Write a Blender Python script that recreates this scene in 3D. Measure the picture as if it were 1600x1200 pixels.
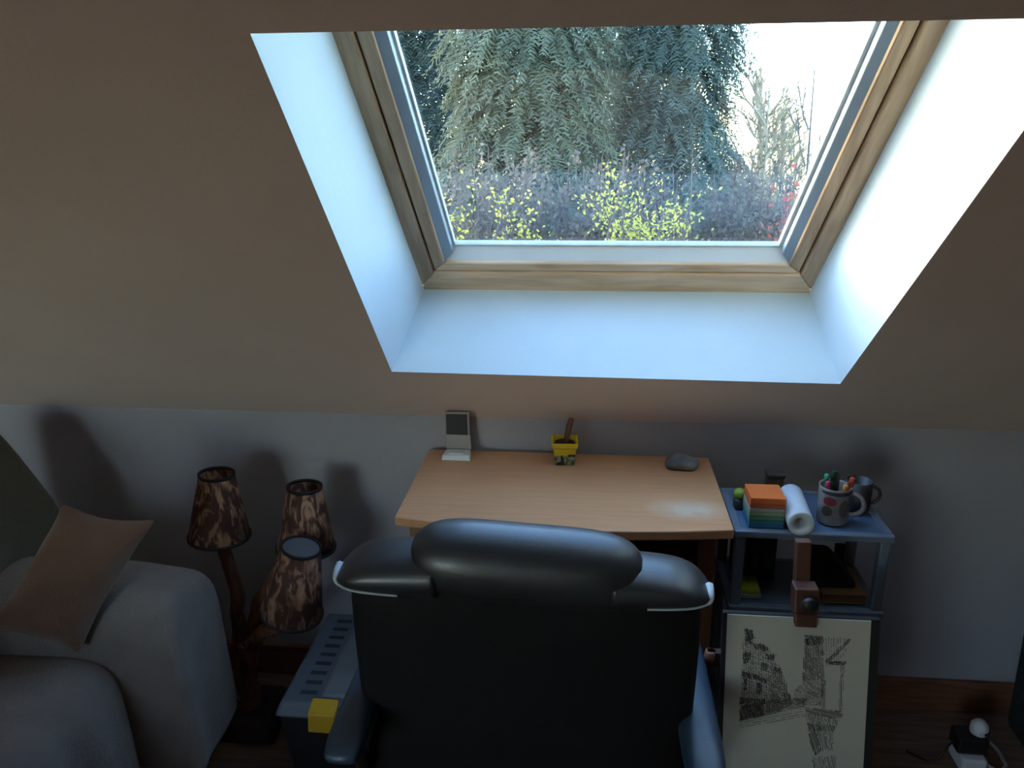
import bpy, bmesh, math, random
from mathutils import Vector, Matrix
from math import sin, cos, pi, radians
random.seed(7)
for o in list(bpy.data.objects): bpy.data.objects.remove(o)
scene = bpy.context.scene
COL = scene.collection

# ------------------------------------------------------------------ camera
yaw, pitch, roll = radians(-5.64), radians(-17.54), radians(-0.42)
fw = Vector((sin(yaw)*cos(pitch), cos(yaw)*cos(pitch), sin(pitch)))
r0 = Vector((cos(yaw), -sin(yaw), 0)); u0 = r0.cross(fw)
r1 = r0*cos(roll) + u0*sin(roll); u1 = u0*cos(roll) - r0*sin(roll)
cam = bpy.data.cameras.new('camera'); camo = bpy.data.objects.new('camera', cam); COL.objects.link(camo)
cam.sensor_width = 36; cam.lens = 1250/1600*36; cam.clip_start = .02; cam.clip_end = 500
m4 = Matrix((r1, u1, -fw)).transposed().to_4x4(); m4.translation = (0, 0, 1.5)
camo.matrix_world = m4
scene.camera = camo

# ------------------------------------------------------------------ world, sun, exposure
scene.view_settings.view_transform = 'Standard'; scene.view_settings.look = 'None'
scene.view_settings.exposure = 0.0; scene.view_settings.gamma = 1; scene.view_settings.use_curve_mapping = False
SUN_DIR = Vector((1.5, -1.13, -.33)).normalized()          # travelling direction of the low winter sun
world = bpy.data.worlds.new('sky'); scene.world = world; world.use_nodes = True
nt = world.node_tree; bg = nt.nodes['Background']
sky = nt.nodes.new('ShaderNodeTexSky'); sky.sky_type = 'NISHITA'; sky.sun_disc = False
sky.sun_elevation = radians(22); sky.sun_rotation = math.atan2(-SUN_DIR.x, -SUN_DIR.y)
sky.air_density = 1.0; sky.dust_density = .6; sky.ozone_density = 1.2
tint = nt.nodes.new('ShaderNodeMix'); tint.data_type = 'RGBA'; tint.blend_type = 'MULTIPLY'; tint.inputs[0].default_value = 1; tint.inputs[7].default_value = (.86,1.0,1.06,1)
nt.links.new(sky.outputs[0], tint.inputs[6]); nt.links.new(tint.outputs[2], bg.inputs[0]); bg.inputs[1].default_value = 2.1
sl = bpy.data.lights.new('sun', 'SUN'); sl.energy = 1.1; sl.color = (1, .93, .82); sl.angle = radians(3)
so = bpy.data.objects.new('sun', sl); COL.objects.link(so)
so.rotation_euler = SUN_DIR.to_track_quat('-Z', 'Y').to_euler(); so.location = (-8, 8, 6)
# daylight entering through the second window (window_2, in the back wall)
al = bpy.data.lights.new('window_daylight', 'AREA'); al.shape = 'RECTANGLE'; al.size = 1.36; al.size_y = 1.16
al.energy = 7.5; al.color = (1, .77, .62)
ao = bpy.data.objects.new('window_daylight', al); COL.objects.link(ao)
ao.location = (-1.75, -2.36, 1.15); ao.rotation_euler = (radians(90), 0, radians(0))

# ------------------------------------------------------------------ helpers
class MB:
    def __init__(s): s.v = []; s.f = []
    def add(s, vs, fs):
        n = len(s.v); s.v += [Vector(v) for v in vs]; s.f += [tuple(i+n for i in f) for f in fs]; return s
    def box(s, x0, x1, y0, y1, z0, z1):
        return s.hexa([(x0,y0,z0),(x1,y0,z0),(x1,y1,z0),(x0,y1,z0),(x0,y0,z1),(x1,y0,z1),(x1,y1,z1),(x0,y1,z1)])
    def hexa(s, p):
        return s.add(p, [(3,2,1,0),(4,5,6,7),(0,1,5,4),(1,2,6,5),(2,3,7,6),(3,0,4,7)])
    def tube(s, pts, rad, n=8, cap=True, jit=0):
        pts = [Vector(p) for p in pts]
        if not isinstance(rad, (list, tuple)): rad = [rad]*len(pts)
        b = len(s.v); up = None
        for i, p in enumerate(pts):
            d = (pts[min(i+1, len(pts)-1)] - pts[max(i-1, 0)]).normalized()
            if up is None:
                up = Vector((0, 0, 1)) if abs(d.z) < .9 else Vector((1, 0, 0))
            a = d.cross(up).normalized(); c = a.cross(d).normalized(); up = c
            for k in range(n):
                t = 2*pi*k/n; r = rad[i]*(1+random.uniform(-jit, jit))
                s.v.append(p + (a*cos(t) + c*sin(t))*r)
        for i in range(len(pts)-1):
            for k in range(n):
                k2 = (k+1) % n
                s.f.append((b+i*n+k, b+i*n+k2, b+(i+1)*n+k2, b+(i+1)*n+k))
        if cap:
            s.f.append(tuple(b+k for k in range(n))[::-1]); e = b+(len(pts)-1)*n
            s.f.append(tuple(e+k for k in range(n)))
        return s
    def lathe(s, prof, c=(0,0,0), n=24, M=None, close=False):
        b = len(s.v); c = Vector(c)
        for (r, z) in prof:
            for k in range(n):
                t = 2*pi*k/n; p = Vector((r*cos(t), r*sin(t), z))
                if M: p = M @ p
                s.v.append(c+p)
        m = len(prof)
        for i in range(m if close else m-1):
            j = (i+1) % m
            for k in range(n):
                k2 = (k+1) % n
                s.f.append((b+i*n+k, b+i*n+k2, b+j*n+k2, b+j*n+k))
        return s
    def superell(s, c, r, e=(.5,.5), n=28, m=16):
        def sp(w, ex): return math.copysign(abs(w)**ex, w)
        b = len(s.v); c = Vector(c)
        for i in range(1, m):
            ph = -pi/2 + pi*i/m
            for k in range(n):
                t = 2*pi*k/n
                s.v.append(c + Vector((r[0]*sp(cos(ph),e[1])*sp(cos(t),e[0]), r[1]*sp(cos(ph),e[1])*sp(sin(t),e[0]), r[2]*sp(sin(ph),e[1]))))
        bot = len(s.v); s.v.append(c-Vector((0,0,r[2]))); top = len(s.v); s.v.append(c+Vector((0,0,r[2])))
        for i in range(m-2):
            for k in range(n):
                k2 = (k+1) % n; s.f.append((b+i*n+k, b+i*n+k2, b+(i+1)*n+k2, b+(i+1)*n+k))
        for k in range(n):
            k2 = (k+1) % n; s.f.append((bot, b+k2, b+k)); s.f.append((top, b+(m-2)*n+k, b+(m-2)*n+k2))
        return s
    def xf(s, M, start=0):
        for i in range(start, len(s.v)): s.v[i] = M @ s.v[i]
        return s

def tag(o, label=None, cat=None, group=None, kind=None):
    if label: o['label'] = label
    if cat: o['category'] = cat
    if group: o['group'] = group
    if kind: o['kind'] = kind
    return o
def thing(name, loc, label, cat, group=None):
    o = bpy.data.objects.new(name, None); o.empty_display_size = .05; COL.objects.link(o); o.location = loc
    return tag(o, label, cat, group)
def wloc(o):
    p = Vector((0,0,0))
    while o: p += o.location; o = o.parent
    return p
def obj(name, mb, mat, parent=None, smooth=False, bevel=0, seg=2, sub=0, solid=0):
    me = bpy.data.meshes.new(name)
    vs = mb.v
    if parent is None:
        lo = Vector([min(v[i] for v in vs) for i in range(3)]); hi = Vector([max(v[i] for v in vs) for i in range(3)])
        org = Vector(((lo.x+hi.x)/2, (lo.y+hi.y)/2, lo.z)); loc = org
    else:
        org = wloc(parent); loc = Vector((0,0,0))
    me.from_pydata([v-org for v in vs], [], mb.f)
    bm = bmesh.new(); bm.from_mesh(me); bmesh.ops.recalc_face_normals(bm, faces=bm.faces); bm.to_mesh(me); bm.free()
    me.materials.append(mat)
    if smooth:
        for p in me.polygons: p.use_smooth = True
    o = bpy.data.objects.new(name, me); COL.objects.link(o); o.location = loc
    if parent: o.parent = parent
    if solid: md = o.modifiers.new('solid', 'SOLIDIFY'); md.thickness = abs(solid); md.offset = 1 if solid > 0 else -1
    if bevel:
        md = o.modifiers.new('bevel', 'BEVEL'); md.width = bevel; md.segments = seg; md.limit_method = 'ANGLE'; md.angle_limit = radians(40)
    if sub: md = o.modifiers.new('sub', 'SUBSURF'); md.levels = sub; md.render_levels = sub
    return o
def struct(name, mb, mat, parent=None, **k):
    o = obj(name, mb, mat, parent, **k)
    if parent is None: o['kind'] = 'structure'
    return o

def mat(name, c1, c2=None, rough=.6, scale=8, stretch=(1,1,1), bump=0, bscale=60, metal=0, spec=.5, detail=4, sheen=0, coat=0, lo=.35, hi=.65, dist=0):
    m = bpy.data.materials.new(name); m.use_nodes = True; t = m.node_tree; b = t.nodes['Principled BSDF']
    b.inputs['Roughness'].default_value = rough; b.inputs['Metallic'].default_value = metal
    b.inputs['Specular IOR Level'].default_value = spec
    if sheen: b.inputs['Sheen Weight'].default_value = sheen
    if coat: b.inputs['Coat Weight'].default_value = coat; b.inputs['Coat Roughness'].default_value = .15
    tc = t.nodes.new('ShaderNodeTexCoord'); mp = t.nodes.new('ShaderNodeMapping'); mp.inputs['Scale'].default_value = stretch
    t.links.new(tc.outputs['Object'], mp.inputs[0])
    c2 = c2 or tuple(x*.9 for x in c1)
    n = t.nodes.new('ShaderNodeTexNoise'); n.inputs['Scale'].default_value = scale; n.inputs['Detail'].default_value = detail
    n.inputs['Distortion'].default_value = dist
    r = t.nodes.new('ShaderNodeValToRGB'); r.color_ramp.elements[0].position = lo; r.color_ramp.elements[1].position = hi
    r.color_ramp.elements[0].color = (*c2, 1); r.color_ramp.elements[1].color = (*c1, 1)
    t.links.new(mp.outputs[0], n.inputs[0]); t.links.new(n.outputs[0], r.inputs[0]); t.links.new(r.outputs[0], b.inputs['Base Color'])
    if bump:
        n2 = t.nodes.new('ShaderNodeTexNoise'); n2.inputs['Scale'].default_value = bscale; n2.inputs['Detail'].default_value = 3
        bp = t.nodes.new('ShaderNodeBump'); bp.inputs['Strength'].default_value = bump; bp.inputs['Distance'].default_value = .01
        t.links.new(mp.outputs[0], n2.inputs[0]); t.links.new(n2.outputs[0], bp.inputs['Height']); t.links.new(bp.outputs[0], b.inputs['Normal'])
    m['ramp'] = r.name
    return m

# ------------------------------------------------------------------ materials
PLASTER = mat('plaster_cream', (.70,.555,.495), (.66,.52,.465), .9, 3, bump=.08, bscale=120)
WALLP = mat('plaster_white', (.43,.41,.43), (.40,.38,.405), .9, 3, bump=.08, bscale=120)
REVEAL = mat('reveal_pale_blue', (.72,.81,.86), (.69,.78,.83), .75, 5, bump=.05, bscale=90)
WALLDARK = mat('unseen_wall_brown', (.10,.065,.045), (.07,.045,.03), .6, 5, (3,3,.5))  # dark brown for the unseen right wall, chosen to cut its bounce light
FLOORM = mat('floor_wood', (.20,.13,.09), (.13,.08,.055), .55, 6, (1,14,1), bump=.1)
BASEB = mat('baseboard_wood', (.23,.10,.055), (.15,.06,.03), .5, 5, (2,2,20), bump=.1)
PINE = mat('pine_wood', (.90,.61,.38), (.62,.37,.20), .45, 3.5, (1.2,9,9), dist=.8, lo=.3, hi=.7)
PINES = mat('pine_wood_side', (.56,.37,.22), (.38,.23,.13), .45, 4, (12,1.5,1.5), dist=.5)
ALU = mat('grey_aluminium', (.30,.36,.42), (.27,.33,.39), .45, 10, metal=.3)
GROOVE_SHADE = mat('dark_groove_shade', (.05,.028,.016), (.035,.02,.012), .8, 20)
RAILW = mat('white_rail', (.82,.79,.74), (.78,.74,.68), .4, 6)
GASKET = mat('pale_gasket', (.75,.76,.74), (.6,.62,.62), .5, 20)
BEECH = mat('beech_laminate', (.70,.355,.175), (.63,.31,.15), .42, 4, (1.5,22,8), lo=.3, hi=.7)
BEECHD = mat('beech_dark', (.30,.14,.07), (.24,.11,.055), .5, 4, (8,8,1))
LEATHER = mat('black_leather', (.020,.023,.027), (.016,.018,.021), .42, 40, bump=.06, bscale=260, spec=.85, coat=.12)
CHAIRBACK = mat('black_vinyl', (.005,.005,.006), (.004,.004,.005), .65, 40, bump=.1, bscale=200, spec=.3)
PIPING = mat('pale_piping', (.55,.60,.63), (.45,.5,.54), .35, 30)
ARMBLUE = mat('armrest_blue', (.026,.062,.105), (.022,.052,.09), .42, 20, bump=.05, bscale=200, spec=.9)
BLACKP = mat('black_plastic', (.012,.012,.013), (.01,.01,.011), .45, 20)
CHROME = mat('steel', (.5,.5,.52), (.45,.45,.47), .3, 20, metal=1)
SHELFM = mat('grey_blue_metal', (.21,.25,.31), (.17,.20,.26), .35, 12, metal=.25)
SHELFP = mat('blue_grey_panel', (.10,.16,.25), (.08,.13,.21), .3, 8)
THROW = mat('throw_cloth', (.245,.21,.19), (.205,.18,.16), .95, 12, bump=.35, bscale=160, sheen=.2)
THROWG = mat('back_cloth', (.13,.13,.10), (.10,.10,.075), .95, 6, bump=.3, bscale=120, sheen=.2)
CUSH = mat('brown_velvet', (.175,.09,.055), (.13,.067,.042), .95, 9, bump=.25, bscale=140, sheen=.3)
BARK = mat('lamp_bark', (.29,.135,.075), (.13,.06,.035), .85, 14, (3,3,.6), bump=.8, bscale=40)
DARKW = mat('dark_base_wood', (.03,.02,.016), (.018,.012,.01), .6, 9, bump=.4)
SHADE = mat('feather_shade', (.42,.22,.13), (.065,.021,.012), .75, 42, (1,1,.4), lo=.47, hi=.64, dist=1.2)
SHADETRIM = mat('black_trim', (.01,.009,.009), None, .7, 20)
SHADECAP = mat('grey_shade_lining', (.13,.135,.15), (.11,.115,.13), .8, 20)
BOXLID = mat('grey_blue_plastic', (.125,.155,.19), (.11,.14,.17), .5, 10)
SLOT = mat('dark_slot', (.03,.04,.052), None, .6, 10)
YELLOW = mat('yellow_plastic', (.72,.44,.02), (.65,.38,.015), .45, 10)
PAPER = mat('cream_paper', (.50,.455,.37), (.45,.415,.34), .9, 3)
INK = mat('grey_ink', (.06,.056,.053), (.035,.035,.035), .95, 30)
BLACKB = mat('black_board', (.010,.009,.009), None, .7, 10)
EASEL = mat('easel_wood', (.095,.032,.017), (.065,.022,.012), .5, 6, (6,6,1))
STONE = mat('grey_stone', (.27,.255,.24), (.14,.13,.125), .85, 22, bump=.5, bscale=50)
SOIL = mat('dark_soil', (.045,.022,.016), (.02,.01,.008), 1, 60, bump=1, bscale=150)
STICKM = mat('brown_stem', (.21,.085,.045), (.13,.05,.03), .8, 20, (3,3,1), bump=.4)
WHITEP = mat('white_plastic', (.70,.70,.70), (.65,.65,.66), .4, 10)
BEIGE = mat('beige_card', (.40,.36,.33), (.36,.33,.30), .8, 8)
SCREEN = mat('dark_card', (.03,.035,.035), (.025,.028,.03), .6, 8)
def flat(n, c, rough=.7): return mat(n, c, tuple(x*.88 for x in c), rough, 12)

# ------------------------------------------------------------------ skylight frame of reference
SL = radians(44.7); KY, KZ = 1.907, .804
S = Vector((0, -cos(SL), sin(SL))); N = Vector((0, -sin(SL), -cos(SL)))
def W(x, s, t): return Vector((x, KY, KZ)) + S*s - N*t

# ------------------------------------------------------------------ the room
XL, XR, YB, ZC = -2.9, 1.62, -2.4, 2.35
sC = (ZC-KZ)/sin(SL)
A, B, Cc, Dd = (-.451,.238), (.556,.225), (.592,1.163), (-.442,1.163)
c = MB()
pts = [(XL,0),(XR,0),(XR,sC),(XL,sC),A,B,Cc,Dd]
c.add([W(x,s,0) for x,s in pts], [(0,1,5,4),(1,2,6,5),(2,3,7,6),(3,0,4,7)])
yc = W(0,sC,0).y
c.add([(XL,yc,ZC),(XR,yc,ZC),(XR,YB,ZC),(XL,YB,ZC)], [(0,1,2,3)])
struct('ceiling', c, PLASTER)
struct('floor', MB().box(XL-.1,XR+.1,YB-.1,KY+.1,-.12,0), FLOORM)
struct('wall_front', MB().box(XL-.1,XR+.1,KY,KY+.1,0,KZ), WALLP)
def gable(x0, x1):
    y = yc; prof = [(YB-.1,0),(KY+.1,0),(KY+.1,KZ-.1),(KY,KZ),(y,ZC),(YB-.1,ZC)]; n = len(prof)
    g = MB(); g.add([(x0,a,b) for a,b in prof]+[(x1,a,b) for a,b in prof], [tuple(range(n)), tuple(range(n,2*n))[::-1]]+[(i,(i+1)%n,n+(i+1)%n,n+i) for i in range(n)])
    return g
struct('wall_left', gable(XL-.1, XL), WALLP)
struct('wall_right', gable(XR, XR+.1), WALLDARK)
bw = MB(); wx0,wx1,wz0,wz1 = -2.45,-1.05,.55,1.75
bw.box(XL,wx0,YB-.1,YB,0,ZC); bw.box(wx1,XR,YB-.1,YB,0,ZC); bw.box(wx0,wx1,YB-.1,YB,0,wz0); bw.box(wx0,wx1,YB-.1,YB,wz1,ZC)
struct('wall_back', bw, WALLP)
struct('baseboard_front', MB().box(XL,XR,KY-.017,KY,0,.096), BASEB, bevel=.004)

def glass_mat():
    m = bpy.data.materials.new('window_glass'); m.use_nodes = True; t = m.node_tree
    for n in list(t.nodes): t.nodes.remove(n)
    out = t.nodes.new('ShaderNodeOutputMaterial'); mx = t.nodes.new('ShaderNodeMixShader')
    tr = t.nodes.new('ShaderNodeBsdfTransparent'); tr.inputs[0].default_value = (.95,.965,.96,1)
    gl = t.nodes.new('ShaderNodeBsdfGlossy'); gl.inputs['Roughness'].default_value = .02
    lw = t.nodes.new('ShaderNodeLayerWeight'); lw.inputs[0].default_value = .5
    pw = t.nodes.new('ShaderNodeMath'); pw.operation = 'POWER'; pw.inputs[1].default_value = 5
    mu = t.nodes.new('ShaderNodeMath'); mu.operation = 'MULTIPLY_ADD'; mu.inputs[1].default_value = .92; mu.inputs[2].default_value = .085
    t.links.new(lw.outputs['Facing'], pw.inputs[0]); t.links.new(pw.outputs[0], mu.inputs[0]); t.links.new(mu.outputs[0], mx.inputs[0])
    t.links.new(tr.outputs[0], mx.inputs[1]); t.links.new(gl.outputs[0], mx.inputs[2]); t.links.new(mx.outputs[0], out.inputs[0])
    return m
GLASS = glass_mat()

# window_2 in the back wall
w2 = thing('window_2', (-1.75,YB,.55), None, None); w2['kind'] = 'structure'
for nm, b in (('frame_stile',(wx0,wx0+.06,wz0,wz1)),('frame_stile',(wx1-.06,wx1,wz0,wz1)),('frame_rail',(wx0+.06,wx1-.06,wz0,wz0+.06)),('frame_rail',(wx0+.06,wx1-.06,wz1-.06,wz1))):
    obj(nm, MB().box(b[0],b[1],YB-.07,YB-.02,b[2],b[3]), RAILW, w2, bevel=.004)
obj('pane', MB().box(wx0+.05,wx1-.05,YB-.052,YB-.046,wz0+.05,wz1-.05), GLASS, w2)

# window_1: the roof window with its plastered reveal
w1 = thing('window_1', W(0.055,.22,.25), None, None); w1['kind'] = 'structure'
TF = .25
a, b, cc, d = (-.409,.207), (.519,.209), (.551,1.22), (-.441,1.22)
def quad(p, q, pt, qt, n=10):
    g = MB(); P0, P1, P2, P3 = W(*p,0), W(*q,0), W(*qt,TF), W(*pt,TF)
    for j in range(n+1):
        for i in range(n+1): g.v.append(P0.lerp(P1,i/n).lerp(P3.lerp(P2,i/n),j/n))
    for j in range(n):
        for i in range(n): g.f.append((j*(n+1)+i, j*(n+1)+i+1, (j+1)*(n+1)+i+1, (j+1)*(n+1)+i))
    return g
for nm, p, q, pt, qt in (('reveal_sill',A,B,a,b),('reveal_side',B,Cc,b,cc),('reveal_head',Cc,Dd,cc,d),('reveal_side',Dd,A,d,a)):
    obj(nm, quad(p,q,pt,qt), REVEAL, w1, smooth=True)
def inset(Q, l, bo, r, to):
    (ax,as_),(bx,bs),(cx,cs),(dx,ds) = Q
    return [(ax+l,as_+bo),(bx-r,bs+bo),(cx-r,cs-to),(dx+l,ds-to)]
def ring(Q0, Q1, t0, t1, names, mats, bev=.003, tin=None):
    tin = t0 if tin is None else tin
    for i, nm in enumerate(names):
        if nm is None: continue
        j = (i+1) % 4; p, q, pi_, qi = Q0[i], Q0[j], Q1[i], Q1[j]
        h = MB().hexa([W(*p,t1),W(*q,t1),W(*qi,t1),W(*pi_,t1),W(*p,t0),W(*q,t0),W(*qi,tin),W(*pi_,tin)])
        obj(nm, h, mats[i], w1, bevel=bev)
Q0 = [a,b,cc,d]
Q0o = inset(Q0, -.03,-.03,-.03,-.03)
Q1 = inset(Q0, .034,.070,.036,.02)           # outer wooden frame
Q1s = inset(Q1, .006,.004,.006,.004)          # joint groove, its recess shade painted as a dark strip
Q2 = inset(Q1s, .026,.026,.026,.03)           # wooden sash
Q3 = inset(Q2, .020,.020,.018,.03)            # grey profiles / white bottom rail
Q4 = inset(Q3, .005,.003,.007,.004)           # gasket
GROW = (-.003,-.003,-.003,-.003)
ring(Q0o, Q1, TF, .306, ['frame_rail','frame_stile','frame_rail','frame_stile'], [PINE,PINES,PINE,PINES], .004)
ring(inset(Q1,*GROW), Q1s, TF+.014, .306, ['groove_shade']*4, [GROOVE_SHADE]*4, 0)
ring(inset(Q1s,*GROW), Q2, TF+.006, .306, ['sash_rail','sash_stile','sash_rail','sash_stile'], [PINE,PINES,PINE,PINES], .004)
ring(inset(Q2,*GROW), Q3, TF+.012, .306, ['bottom_rail',None,'top_rail',None], [RAILW,ALU,RAILW,ALU], .001, tin=.297)
ring(inset(Q2,*GROW), Q3, TF+.012, .306, [None,'side_profile',None,'side_profile'], [RAILW,ALU,RAILW,ALU], .002, tin=TF+.024)
ring(inset(Q3,*GROW), Q4, .294, .308, ['gasket']*4, [GASKET]*4, .001)
P4 = inset(Q4,*GROW)
obj('pane', MB().hexa([W(*q,.306) for q in P4]+[W(*q,.300) for q in P4]), GLASS, w1)

# ------------------------------------------------------------------ desk
dk = thing('desk', (-.048,1.69,0), 'small beech desk with bowed front edge standing under the roof window', 'desk')
pr = []
x0, x1 = -.402, .306; yb, yf = 1.888, 1.506
for i in range(17):
    t = i/16; x = x0+(x1-x0)*t; pr.append((x, yf-.030*(1-(2*t-1)**2)))
pr += [(x1,yb),(x0,yb)]
n = len(pr); tp = MB(); tp.add([(x,y,.698) for x,y in pr]+[(x,y,.72) for x,y in pr], [tuple(range(n))[::-1], tuple(range(n,2*n))]+[(i,(i+1)%n,n+(i+1)%n,n+i) for i in range(n)])
# beech with a pale patch towards the front right
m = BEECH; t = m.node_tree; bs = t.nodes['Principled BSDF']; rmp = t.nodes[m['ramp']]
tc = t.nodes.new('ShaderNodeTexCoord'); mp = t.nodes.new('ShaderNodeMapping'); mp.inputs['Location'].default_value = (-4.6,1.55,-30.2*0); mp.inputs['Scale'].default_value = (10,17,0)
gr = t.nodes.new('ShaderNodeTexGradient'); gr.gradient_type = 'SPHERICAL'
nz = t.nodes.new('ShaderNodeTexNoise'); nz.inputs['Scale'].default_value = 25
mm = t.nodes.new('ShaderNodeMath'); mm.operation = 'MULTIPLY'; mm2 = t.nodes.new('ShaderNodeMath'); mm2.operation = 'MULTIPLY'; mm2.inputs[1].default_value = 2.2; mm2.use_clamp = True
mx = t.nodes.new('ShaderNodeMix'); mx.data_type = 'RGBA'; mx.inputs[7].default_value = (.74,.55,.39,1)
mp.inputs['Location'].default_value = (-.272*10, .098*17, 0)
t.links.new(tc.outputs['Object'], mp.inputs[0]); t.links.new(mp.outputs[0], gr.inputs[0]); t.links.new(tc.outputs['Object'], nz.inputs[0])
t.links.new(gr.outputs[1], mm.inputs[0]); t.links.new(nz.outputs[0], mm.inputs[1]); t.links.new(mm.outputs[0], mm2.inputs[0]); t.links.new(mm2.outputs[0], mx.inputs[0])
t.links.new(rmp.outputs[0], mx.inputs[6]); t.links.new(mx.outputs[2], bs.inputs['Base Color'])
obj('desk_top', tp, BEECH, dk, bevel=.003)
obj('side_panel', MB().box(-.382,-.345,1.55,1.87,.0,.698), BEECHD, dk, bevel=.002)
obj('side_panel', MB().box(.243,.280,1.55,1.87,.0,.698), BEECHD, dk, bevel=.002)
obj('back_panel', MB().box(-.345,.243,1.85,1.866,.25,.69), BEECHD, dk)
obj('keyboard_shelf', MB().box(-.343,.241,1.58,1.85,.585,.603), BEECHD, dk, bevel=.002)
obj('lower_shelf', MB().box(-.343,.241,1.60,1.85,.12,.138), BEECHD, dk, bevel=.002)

# things on the desk
bx = thing('open_box', (-.32,1.835,.72), 'small open white box with an upright dark-lined lid on the desk', 'box')
obj('base', MB().hexa([(-.358,1.812,.72),(-.283,1.812,.72),(-.288,1.862,.72),(-.352,1.862,.72),(-.356,1.816,.735),(-.286,1.816,.735),(-.290,1.858,.735),(-.350,1.858,.735)]), WHITEP, bx, bevel=.004)
obj('tray', MB().box(-.340,-.303,1.822,1.846,.735,.738), WHITEP, bx, bevel=.001)
obj('back_panel', MB().hexa([(-.352,1.855,.735),(-.287,1.855,.735),(-.287,1.863,.735),(-.352,1.863,.735),(-.352,1.859,.772),(-.290,1.859,.772),(-.290,1.866,.772),(-.352,1.866,.772)]), BEIGE, bx, bevel=.001)
ld = obj('lid', MB().box(-.354,-.292,1.860,1.867,.772,.832), BEIGE, bx, bevel=.001)
obj('lid_lining', MB().box(-.350,-.297,1.857,1.8605,.774,.827), SCREEN, ld)

pt = thing('plant_pot', (-.052,1.83,.72), 'yellow square flower pot with patterned foot holding a bare stem', 'plant pot')
PATT = bpy.data.materials.new('pot_glaze'); PATT.use_nodes = True; t = PATT.node_tree; bs = t.nodes['Principled BSDF']; bs.inputs['Roughness'].default_value = .35
tc = t.nodes.new('ShaderNodeTexCoord'); sx = t.nodes.new('ShaderNodeSeparateXYZ'); vo = t.nodes.new('ShaderNodeTexNoise'); vo.inputs['Scale'].default_value = 55
r1_ = t.nodes.new('ShaderNodeValToRGB'); r1_.color_ramp.interpolation = 'CONSTANT'
r1_.color_ramp.elements[0].color = (.02,.024,.014,1); r1_.color_ramp.elements[1].color = (.36,.36,.24,1); r1_.color_ramp.elements[1].position = .5
e_ = r1_.color_ramp.elements.new(.60); e_.color = (.10,.13,.05,1)
ad = t.nodes.new('ShaderNodeMath'); ad.operation = 'MULTIPLY_ADD'; ad.inputs[1].default_value = .02
lt = t.nodes.new('ShaderNodeMath'); lt.operation = 'LESS_THAN'; lt.inputs[1].default_value = .038
mx = t.nodes.new('ShaderNodeMix'); mx.data_type = 'RGBA'; mx.inputs[6].default_value = (.74,.50,.02,1)
t.links.new(tc.outputs['Object'], sx.inputs[0]); t.links.new(tc.outputs['Object'], vo.inputs[0]); t.links.new(vo.outputs[0], r1_.inputs[0])
t.links.new(vo.outputs[0], ad.inputs[0]); t.links.new(sx.outputs[2], ad.inputs[2]); t.links.new(ad.outputs[0], lt.inputs[0]); t.links.new(lt.outputs[0], mx.inputs[0])
t.links.new(r1_.outputs[0], mx.inputs[7]); t.links.new(mx.outputs[2], bs.inputs['Base Color'])
def sqpot(c, prof, rot, n=4):
    g = MB(); M = Matrix.Rotation(rot, 3, 'Z'); k = len(prof); q = []
    for r, z in prof:
        q += [Vector(c)+M@Vector((sx_*r, sy_*r, z)) for sx_, sy_ in ((-1,-1),(1,-1),(1,1),(-1,1))]
    f = [(3,2,1,0)]+[(i*4+j, i*4+(j+1)%4, (i+1)*4+(j+1)%4, (i+1)*4+j) for i in range(k-1) for j in range(4)]+[tuple(range((k-1)*4,k*4))]
    return g.add(q, f)
PC = (-.052,1.83,.72)
obj('pot', sqpot(PC, [(.022,0),(.024,.004),(.028,.046),(.0305,.047),(.0325,.060),(.028,.060),(.026,.050)], .06), PATT, pt, bevel=.003)
obj('soil', MB().lathe([(0,.053),(.014,.0535),(.0255,.052),(.0255,.048)], PC, 16), SOIL, pt, smooth=True)
obj('stem', MB().tube([(-.050,1.832,.765),(-.046,1.833,.79),(-.041,1.836,.815),(-.036,1.838,.832)], [.0075,.0075,.007,.006], 8, jit=.1), STICKM, pt, smooth=True)

st = MB().superell((.232,1.815,.7425), (.041,.027,.0165), (.85,.9), 24, 14)
for v in st.v: v.z += .003*sin(v.x*90)+.002*sin(v.y*120+v.x*40)
zmin = min(v.z for v in st.v)
for v in st.v: v.z += .72-zmin
tag(obj('stone', st, STONE, smooth=True), 'smooth grey stone lying on the desk near its back right corner', 'stone')

# ------------------------------------------------------------------ office chair
ch = thing('office_chair', (-.098,1.28,0), 'black leather office chair with padded headrest seen from behind', 'chair')
CX = -.0975
# back panel with slightly curved rear face
bp = MB(); nx, nz_ = 12, 10
def backpt(u, v, side):
    z = .26+(.805-.26)*v; hw = .292 - .010*(1-v)**2
    hw *= (1 - .03*max(0, (v-.85)/.15)**2)
    x = CX + hw*u
    yr = 1.105 + .03*(1-v) + .022*abs(u)**4
    yf_ = 1.20 + .05*(1-v) - .02*(1-abs(u)**2)*0 - .03*abs(u)**6
    zz = z - (.014*(u+0) if v > .99 else 0)*1 + (-.006*u*v)
    return Vector((x, yr if side == 0 else yf_, zz))
g = []
for side in (0,1):
    for j in range(nz_+1):
        for i in range(nx+1):
            g.append(backpt(-1+2*i/nx, j/nz_, side))
bp.v = g; off = (nx+1)*(nz_+1)
idx = lambda i,j,s: s*off+j*(nx+1)+i
for j in range(nz_):
    for i in range(nx):
        bp.f.append((idx(i,j,0),idx(i+1,j,0),idx(i+1,j+1,0),idx(i,j+1,0)))
        bp.f.append((idx(i,j,1),idx(i,j+1,1),idx(i+1,j+1,1),idx(i+1,j,1)))
for j in range(nz_):
    for i in (0,nx): bp.f.append((idx(i,j,0),idx(i,j+1,0),idx(i,j+1,1),idx(i,j,1)))
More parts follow.
